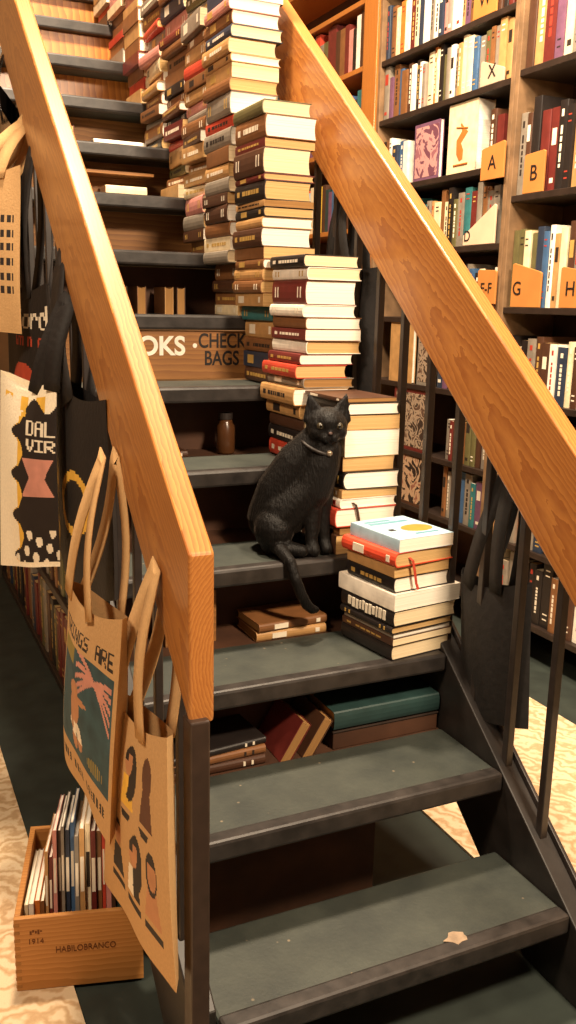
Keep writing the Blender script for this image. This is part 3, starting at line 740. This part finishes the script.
def art_things(u, v):
    # words, a picture of a long-haired figure against teal water, words below
    if glyph_hit('THINGS ARE', u, v, .06, .150, .95, .232): return 1
    if .255 < v < .80 and .06 < u < .97:
        x, y = (u-.06)/.91, (v-.255)/.545
        if ell(x, y, .40, .36, .085, .075): return 3
        if ell(x, y, .42, .52, .10, .15): return 3
        if ell(x, y, .36, .60, .04, .16) or ell(x, y, .50, .42, .13, .03): return 3
        if ell(x, y, .42, .70, .12, .06): return 4
        if ell(x, y, .40, .84, .06, .10) or ell(x, y, .52, .80, .05, .10): return 4 if y < .8 else 3
        for a in (-.5, -.2, .15, .5, .9):
            if abs((y-.16)-(x-.72)*a-(x-.72)**2*1.2) < .022 and .42 < x < .98: return 6
        if x < .35 and y < .16: return 5
        if ell(x, y, .78, .88, .14, .06) and int(x*60) % 2: return 5
        return 2
    if .855 < v < .905 and .08 < u < .92 and not (.30 < u < .35 or .55 < u < .60) and int(u*62) % 3 and (int(u*62) % 4 or int(v*110) % 2): return 1
    return 0
def art_dal(u, v):
    # a dark ragged shape framed by yellow-shaded scallops, white words in it
    edge = .46+.05*math.cos(v*math.pi*2*4.6+1.2)+(.03 if v < .2 else 0)
    star = abs(math.sin(v*math.pi*4.6+.6))
    lo = edge-.11*max(0, star-.82)/.18
    right = 1.2
    if v < .13+.045*math.cos(u*14) or v > .97: return 4 if .07 < v < .16 and int(u*7) % 2 else 0
    if u > lo and u < right:
        if glyph_hit('DALI', u, v, .56, .215, 1.12, .300): return 2
        if glyph_hit('VIRT', u, v, .57, .322, 1.12, .386): return 2
        if .42 < v < .62 and u > .5:
            w_ = .10+.10*abs(v-.52)/.1
            if abs(u-.74) < w_*1.15: return 3
            return 1
        if v > .80:
            return 2 if math.sin(u*40+v*26)+math.sin(v*61-u*18) > .55 else 1
        return 1
    if u >= right: return 4
    return 4 if u > lo-.085*(.5+.5*math.cos(v*math.pi*2*4.6+1.2)) and u > .2 else 0
def art_ford(u, v):
    if glyph_hit('ford', u, v, .36, .12, 1.0, .26): return 1
    if glyph_hit('WILD ON', u, v, .36, .30, 1.0, .36): return 2
    if v > .42:
        if ell(u, v, .52, .62, .30, .17) and not ell(u, v, .36, .66, .08, .05): return 2
        if .30 < u < .80 and v > .72: return 2
        if ell(u, v, .36, .66, .08, .05): return 3
    return 0
def art_words(u, v):
    for i in range(6):
        v0 = .30+.085*i
        if v0 < v < v0+.045 and .15 < u < .95 and (int(u*46+i*3) % 3): return 1
    return 0
def plain(u, v): return 0

tote('tote_bag', (.398, .512, .700), (.404, .232, .740), (.398, .650, .232), (.404, .206, .317), (-1, -.05, 0), [C_TAN, I_BLK, I_DK, I_YEL, I_SKIN, I_WHT], art_faces,
     'tan tote bag printed with six small portraits hanging nearest the foot of the stairs', ((.448, .395, .945), (.12, .62)), nu=96, nv=120, seed=2, wob=.004, bulge=.012, group='tote bags hanging on the left rail')
tote('tote_bag', (.362, .735, .842), (.375, .375, .880), (.362, .815, .442), (.372, .470, .425), (-1, -.05, 0), [C_TAN, I_BLK, I_TEAL, I_SKIN, I_WHT, I_MUS, I_PINK], art_things,
     'tan tote bag with a teal picture and the words THINGS ARE', ((.425, .640, 1.085), (.08, .58)), nu=96, nv=120, seed=5, wob=.006, bulge=.018, group='tote bags hanging on the left rail')
tote('tote_bag', (.325, 1.245, 1.206), (.404, .99, 1.201), (.294, 1.205, .748), (.388, .965, .80), (-.75, -.66, 0), [C_CREAM, I_BLK, I_WHT, I_PINK, I_YEL], art_dal,
     'cream tote bag with yellow scallops around a black shape lettered DAL', ((.440, 1.02, 1.36), (.70, .95)), nu=90, nv=110, seed=8, wob=.006, bulge=.02, handle_m=C_BLK, hfront=False, group='tote bags hanging on the left rail')
def art_loop(u, v):
    r = math.hypot((u-.42)/.34, (v-.53)/.15); return 1 if .74 < r < 1.0 else 0
tote('tote_bag', (.424, 1.10, 1.205), (.438, .70, 1.19), (.43, 1.13, .66), (.445, .70, .80), (-1, -.2, 0), [C_BLK, I_YEL], art_loop,
     'black tote bag with a yellow loop print, just behind the cream scalloped one', ((.452, 1.10, 1.44), (.15, .35)), seed=9, hw=.03, bulge=.012, group='tote bags hanging on the left rail')
tote('tote_bag', (.392, 1.60, 1.407), (.432, 1.235, 1.404), (.392, 1.60, .98), (.432, 1.235, .98), (-1, -.25, 0), [C_BLK, I_WHT, I_RED, I_PINK], art_ford,
     'black tote bag with a red figure and white letters above the cream one', ((.452, 1.42, 1.70), (.35, .65)), seed=12, bulge=.015, group='tote bags hanging on the left rail')
tote('tote_bag', (.25, 1.62, 1.69), (.412, 1.40, 1.68), (.22, 1.55, 1.30), (.386, 1.31, 1.285), (-.8, -.6, 0), [C_TAN, I_BLK], art_words,
     'plain tan tote bag with rows of small print at the picture edge', ((.452, 1.52, 1.79), (.4, .75)), seed=15, bulge=.015, group='tote bags hanging on the left rail')
C_PLAS = mat('black_plastic_sleeve', '#171413', .16, .2, 30, bump=.6, coat=.6)
tote('garment_sleeve', (.43, 2.0, 2.0), (.446, 1.62, 1.80), (.43, 2.0, 1.35), (.446, 1.62, 1.32), (-1, 0, 0), [C_PLAS], plain, 'glossy black plastic sleeve hanging behind the lettered black bag', ((.458, 1.8, 2.02), (.4, .6)), seed=18, wob=.012, nu=40, nv=40, cat='bag')

# black totes outside the right balusters
C_DK2 = mat('canvas_charcoal', '#191615', .75, .3, 60, bump=.3)
def art_grey(u, v):
    return 1 if ell(u, v, .35+.25*(v-.4), .42, .30, .09) and math.sin(u*50+v*40) > -.3 else 2 if ell(u, v, .35, .80, .2, .06) and math.sin(v*90-u*30) > .3 else 0
tote('tote_bag', (1.300, .75, .765), (1.300, .50, .80), (1.300, .70, .44), (1.300, .475, .47), (1, 0, 0), [C_DK2, mat('ink_grey', '#6d645a', .8), I_TEAL], art_grey,
     'black tote bag hanging outside the right balusters beside the front pile', ((1.288, .57, 1.05), (.3, .7)), seed=30, bulge=.02, nu=30, nv=30, group='black bags on the right rail')
tote('tote_bag', (1.300, 1.50, 1.50), (1.300, 1.20, 1.47), (1.300, 1.50, 1.02), (1.300, 1.20, 1.04), (1, 0, 0), [C_DK2], plain,
     'black tote bag hanging outside the right balusters beside the fifth-step pile', ((1.288, 1.38, 1.68), (.3, .7)), seed=33, bulge=.02, nu=30, nv=30, group='black bags on the right rail')

# ------------------------------------------------------------------ under-stair bookcase on the left
ub = empty('low_bookcase', (.585, 1.20, 0), label='low dark bookcase tucked under the left side of the stairs', cat='bookcase')
MB().box((.20, 0, .0), (.215, 2.4, .62)).build('back_panel', M_BACKDARK, ub)
for z in (.03, .37, .66): MB().box((0, 0 if z < .2 else .45 if z < .5 else .9, z-.03), (.20, 2.4, z)).build('shelf', M_BLACKWOOD, ub, bevel=.002)
for y in (2.38,): MB().box((0, y, 0), (.2, y+.02, .62)).build('upright', M_BLACKWOOD, ub)
rng = random.Random(77)
for z, hr, a, nm in ((.03, (.22, .29), 1.35, 'bottom'), (.37, (.2, .25), 1.75, 'upper')):
    y = 3.5; n = 0
    while y > a:
        T = rng.uniform(.035, .06); L = rng.uniform(*hr); W = .15; n += 1
        col = rng.choice(['dark brown', 'maroon', 'black', 'brown', 'grey', 'olive', 'brown', 'navy'])
        c, pg, mk = book_shapes(L, W, T, True, .004, True, rng); m = MB()
        for src, mi in ((c, 0), (pg, 1), (mk, 2)):
            k = len(m.v); m.v += src.v; m.f += [tuple(i+k for i in f) for f in src.f]; m.m += [mi]*len(src.f)
        o = bpy.data.objects.new('old_volume', m.data('old_volume', [cover(col), PAGE['tan'], M_SPINE_GOLD])); COL.objects.link(o)
        o.rotation_euler = (math.pi/2, 0, 0); o.location = (.592+W/2+rng.uniform(0, .012), y, z+L/2+.0006)
        tag(o, f'{col} old volume, {ORD[min(n, 32)]} from the far end of the {nm} under-stair shelf', 'book', f'old volumes on the {nm} shelf under the stairs')
        y -= T+.002

# ------------------------------------------------------------------ wooden crate of picture books
ca = math.radians(-15)
crate = empty('wooden_crate', (.344, .643+.0, .0085), (0, 0, ca), label='small pine wine crate on the carpet filled with thin picture books', cat='crate')
CW, CD, CH = .252, .33, .165
MB().box((-CW/2, 0, 0), (CW/2, .012, CH)).build('front_panel', M_PINE, crate, bevel=.0015)
MB().box((-CW/2, CD-.012, 0), (CW/2, CD, CH)).build('back_panel', M_PINE, crate, bevel=.0015)
for x in (-CW/2, CW/2-.012): MB().box((x, .0125, 0), (x+.012, CD-.0125, CH)).build('side_panel', M_PINE, crate, bevel=.0015)
MB().box((-CW/2+.0125, .0125, .002), (CW/2-.0125, CD-.0125, .012)).build('bottom_panel', M_PINE, crate)
M_BRAND = mat('branded_ink', '#6a3d1c', .8)
text_mesh('stamped_name', 'HABILOBRANCO', .020, M_BRAND, crate, face_south((.012, -.0006, .088)), sx=.78)
text_mesh('stamped_year', '1914', .016, M_BRAND, crate, face_south((-.085, -.0006, .112)))
st = MB()
for i in range(5): st.box((-.096+.005*i, -.0006, .128+.0025*((i*2) % 3)), (-.092+.005*i, .001, .136+.002*(i % 2)))
st.build('stamped_crest', M_BRAND, crate)
dm = MB()
for i in range(9): dm.box((-CW/2-.0004, -.0006, .008+.0175*i), (-CW/2+.011, .0006, .015+.0175*i))
dm.build('finger_joint', mat('end_grain', '#9c6c38', .7), crate)
cols = ['cream', 'white', 'orange', 'brown', 'tan', 'maroon', 'pink', 'dark brown', 'grey', 'navy', 'blue', 'grey', 'tan', 'cream', 'maroon', 'brown', 'red', 'pink', 'dark brown', 'green', 'grey', 'red', 'maroon']
x = -CW/2+.016; rng = random.Random(8)
Mc = Matrix.Translation(crate.location) @ Matrix.Rotation(ca, 4, 'Z')
for i, c in enumerate(cols):
    T = rng.uniform(.006, .0105)
    if x+T > CW/2-.014: break
    tall = .20+.09*min(1, max(0, (i-2)/5))+rng.uniform(-.02, .02); Wd = .23
    if i < 4: tall = .15
    m = MB(); m.box((0, 0, 0), (.0012, Wd, tall), 0).box((T-.0012, 0, 0), (T, Wd, tall), 0).box((.0012, 0, 0), (T-.0012, .0015, tall), 0).box((.0012, .0015, .002), (T-.0012, Wd-.002, tall-.002), 1)
    m.box((.0015, -.0005, tall*.55), (T-.0015, .0005, tall*.8), 2)
    o = m.build('picture_book', [cover(c), PAGE['white'], M_SPINE_PALE if c not in ('white', 'cream') else M_SPINE_DARK])
    o.matrix_world = Mc @ Matrix.Translation((x, .03+rng.uniform(0, .02)+(.0 if i > 3 else .0), .0125)) @ Matrix.Rotation(math.radians(-12 if i > 3 else -6), 4, 'X') 
    tag(o, f'thin {c} picture book, {ORD[i+1]} from the left in the wooden crate', 'picture book', 'picture books in the wooden crate')
    x += T+.0012

# ------------------------------------------------------------------ the cat
def chain(m, pts, rs, sub=6):
    for (a, ra), (b, rb) in zip(zip(pts, rs), zip(pts[1:], rs[1:])):
        for i in range(sub+1):
            t = i/sub; m.ball([a[j]+(b[j]-a[j])*t for j in range(3)], ra+(rb-ra)*t, seg=12, rings=8)
cat = empty('cat', (0, 0, 0), label='black cat sitting upright on the fourth step, tail hanging over the edge', cat='cat')
zt = 4*R+.002
m = MB()
chain(m, [(.957, 1.085, zt+.078), (.966, 1.068, zt+.150), (.992, 1.036, zt+.225), (1.022, 1.010, zt+.275), (1.04, .995, zt+.30)], [.073, .064, .053, .043, .039])
chain(m, [(.965, 1.045, zt+.10), (1.018, 1.005, zt+.165), (1.036, .990, zt+.225), (1.044, .985, zt+.265)], [.064, .052, .046, .040])           # belly and chest
m.ball((.932, 1.036, zt+.060), (.050, .056, .058)); m.ball((1.005, .992, zt+.165), (.030, .034, .052)); m.ball((.985, 1.095, zt+.065), (.050, .055, .06))              # thighs
chain(m, [(.920, 1.030, zt+.022), (.955, .988, zt+.019), (.978, .970, zt+.016)], [.024, .020, .017])               # hind feet
chain(m, [(1.0, 1.07, zt+.022), (1.035, 1.03, zt+.019)], [.022, .018])
for fx, fy, sx in ((1.012, .975, -.003), (1.044, .985, .004)):                                                     # forelegs
    chain(m, [(fx+.006, fy+.028, zt+.185), (fx+.002, fy+.014, zt+.10), (fx+sx, fy+.004, zt+.035), (fx+sx+.002, fy-.008, zt+.014)], [.036, .022, .0155, .0165])
HC = Vector((1.045, .985, zt+.322))                                                                               # head
fd = Vector((-.30, -.95, -.06)).normalized(); rt = Vector((fd.y, -fd.x, 0)).normalized()*-1; up = rt.cross(fd)*1
if up.z < 0: up = -up
def H(r, u, f): return HC+rt*r+up*u+fd*f
m.ball(HC, (.052, .050, .046)); 
for s in (-1, 1):
    m.ball(H(s*.024, -.012, .020), (.023, .024, .021)); m.ball(H(s*.011, -.022, .043), (.0135, .0125, .011))
m.ball(H(0, -.009, .043), (.011, .013, .012)); m.ball(H(0, .012, .022), (.032, .032, .030)); m.ball(H(0, -.033, .034), (.011, .012, .008))
for s in (-1, 1):                                                                                                   # ears
    base = [H(s*.016, .032, .006), H(s*.050, .014, .0), H(s*.034, .022, -.022)]; tip = H(s*.046, .076, -.002)
    for t in range(12):
        f = t/11; c = sum((b for b in base), Vector())/3
        for i in range(3):
            for jj in (0, .5):
                p = base[i].lerp(base[(i+1) % 3], jj).lerp(tip, f); m.ball(p, .0075*(1-f)+.003, seg=8, rings=5)
        m.ball(c.lerp(tip, f), .012*(1-f)+.002, seg=8, rings=5)
chain(m, [(.928, 1.03, zt+.028), (.926, .975, zt+.020), (.928, .928, zt+.006), (.935, .910, zt-.035), (.950, .906, zt-.075), (.966, .908, zt-.102), (.982, .912, zt-.116), (.994, .914, zt-.119)], [.022, .016, .0145, .0145, .014, .0135, .012, .009], 8)
raw = MB.build(m, 'body', mat('cat_fur', '#14100f', .55, .3, 60), cat)
rm = raw.modifiers.new('v', 'REMESH'); rm.mode = 'VOXEL'; rm.voxel_size = .0034; rm.use_smooth_shade = True
sm = raw.modifiers.new('s', 'SMOOTH'); sm.factor = .5; sm.iterations = 7
bpy.context.view_layer.update()
me = bpy.data.meshes.new_from_object(raw.evaluated_get(bpy.context.evaluated_depsgraph_get()))
raw.modifiers.clear(); raw.data = me; me.polygons.foreach_set('use_smooth', [True]*len(me.polygons))
def fur():
    fm = bpy.data.materials.new('black_fur'); nt, N, L, P = nodes(fm)
    tc = N.new('ShaderNodeTexCoord'); mp = N.new('ShaderNodeMapping'); mp.inputs['Scale'].default_value = (1, 1, .3); L.new(tc.outputs['Object'], mp.inputs['Vector'])
    no = N.new('ShaderNodeTexNoise'); no.inputs['Scale'].default_value = 230; no.inputs['Detail'].default_value = 3; L.new(mp.outputs[0], no.inputs['Vector'])
    P.inputs['Base Color'].default_value = lin('#0a0807'); P.inputs['Roughness'].default_value = .55; P.inputs['Specular IOR Level'].default_value = .22
    P.inputs['Sheen Weight'].default_value = .10; P.inputs['Sheen Roughness'].default_value = .35; P.inputs['Sheen Tint'].default_value = lin('#b09a88')
    b = N.new('ShaderNodeBump'); b.inputs['Strength'].default_value = .7; b.inputs['Distance'].default_value = .004; L.new(no.outputs['Fac'], b.inputs['Height']); L.new(b.outputs['Normal'], P.inputs['Normal'])
    return fm
me.materials.clear(); me.materials.append(fur())
M_EYE = mat('cat_iris', '#352e20', .3, .2, 200, spec=.4, coat=.1); M_PUP = mat('cat_pupil', '#050404', .1)
for s in (-1, 1):
    e = MB().ball(H(s*.0225, .006, .0398), .0092, seg=16, rings=10).build('eye', M_EYE, cat, smooth=True)
    MB().ball(H(s*.0225, .006, .0456), .0042, seg=10, rings=6).build('pupil', M_PUP, e, smooth=True)
MB().ball(H(0, -.009, .0545), (.0055, .0045, .004), seg=10, rings=6).build('nose', mat('cat_nose', '#4a3833', .35), cat, smooth=True)
c = MB(); cpts = []
cc = Vector((1.034, .998, zt+.272)); nz = Vector((.25, -.35, 1)).normalized(); ux = nz.cross(Vector((0, 1, 0))).normalized(); uy = nz.cross(ux)
for i in range(25): a = 2*math.pi*i/24; cpts.append(cc+ux*.050*math.cos(a)+uy*.050*math.sin(a))
c.tube(cpts, .0045, seg=8); col_o = c.build('collar', mat('collar_band', '#241e1b', .5), cat, smooth=True)
MB().ball(cc+Vector((.0, -.052, -.012)), .0075).build('tag', mat('collar_tag', '#9a8a76', .3, metal=.6), cat, smooth=True)
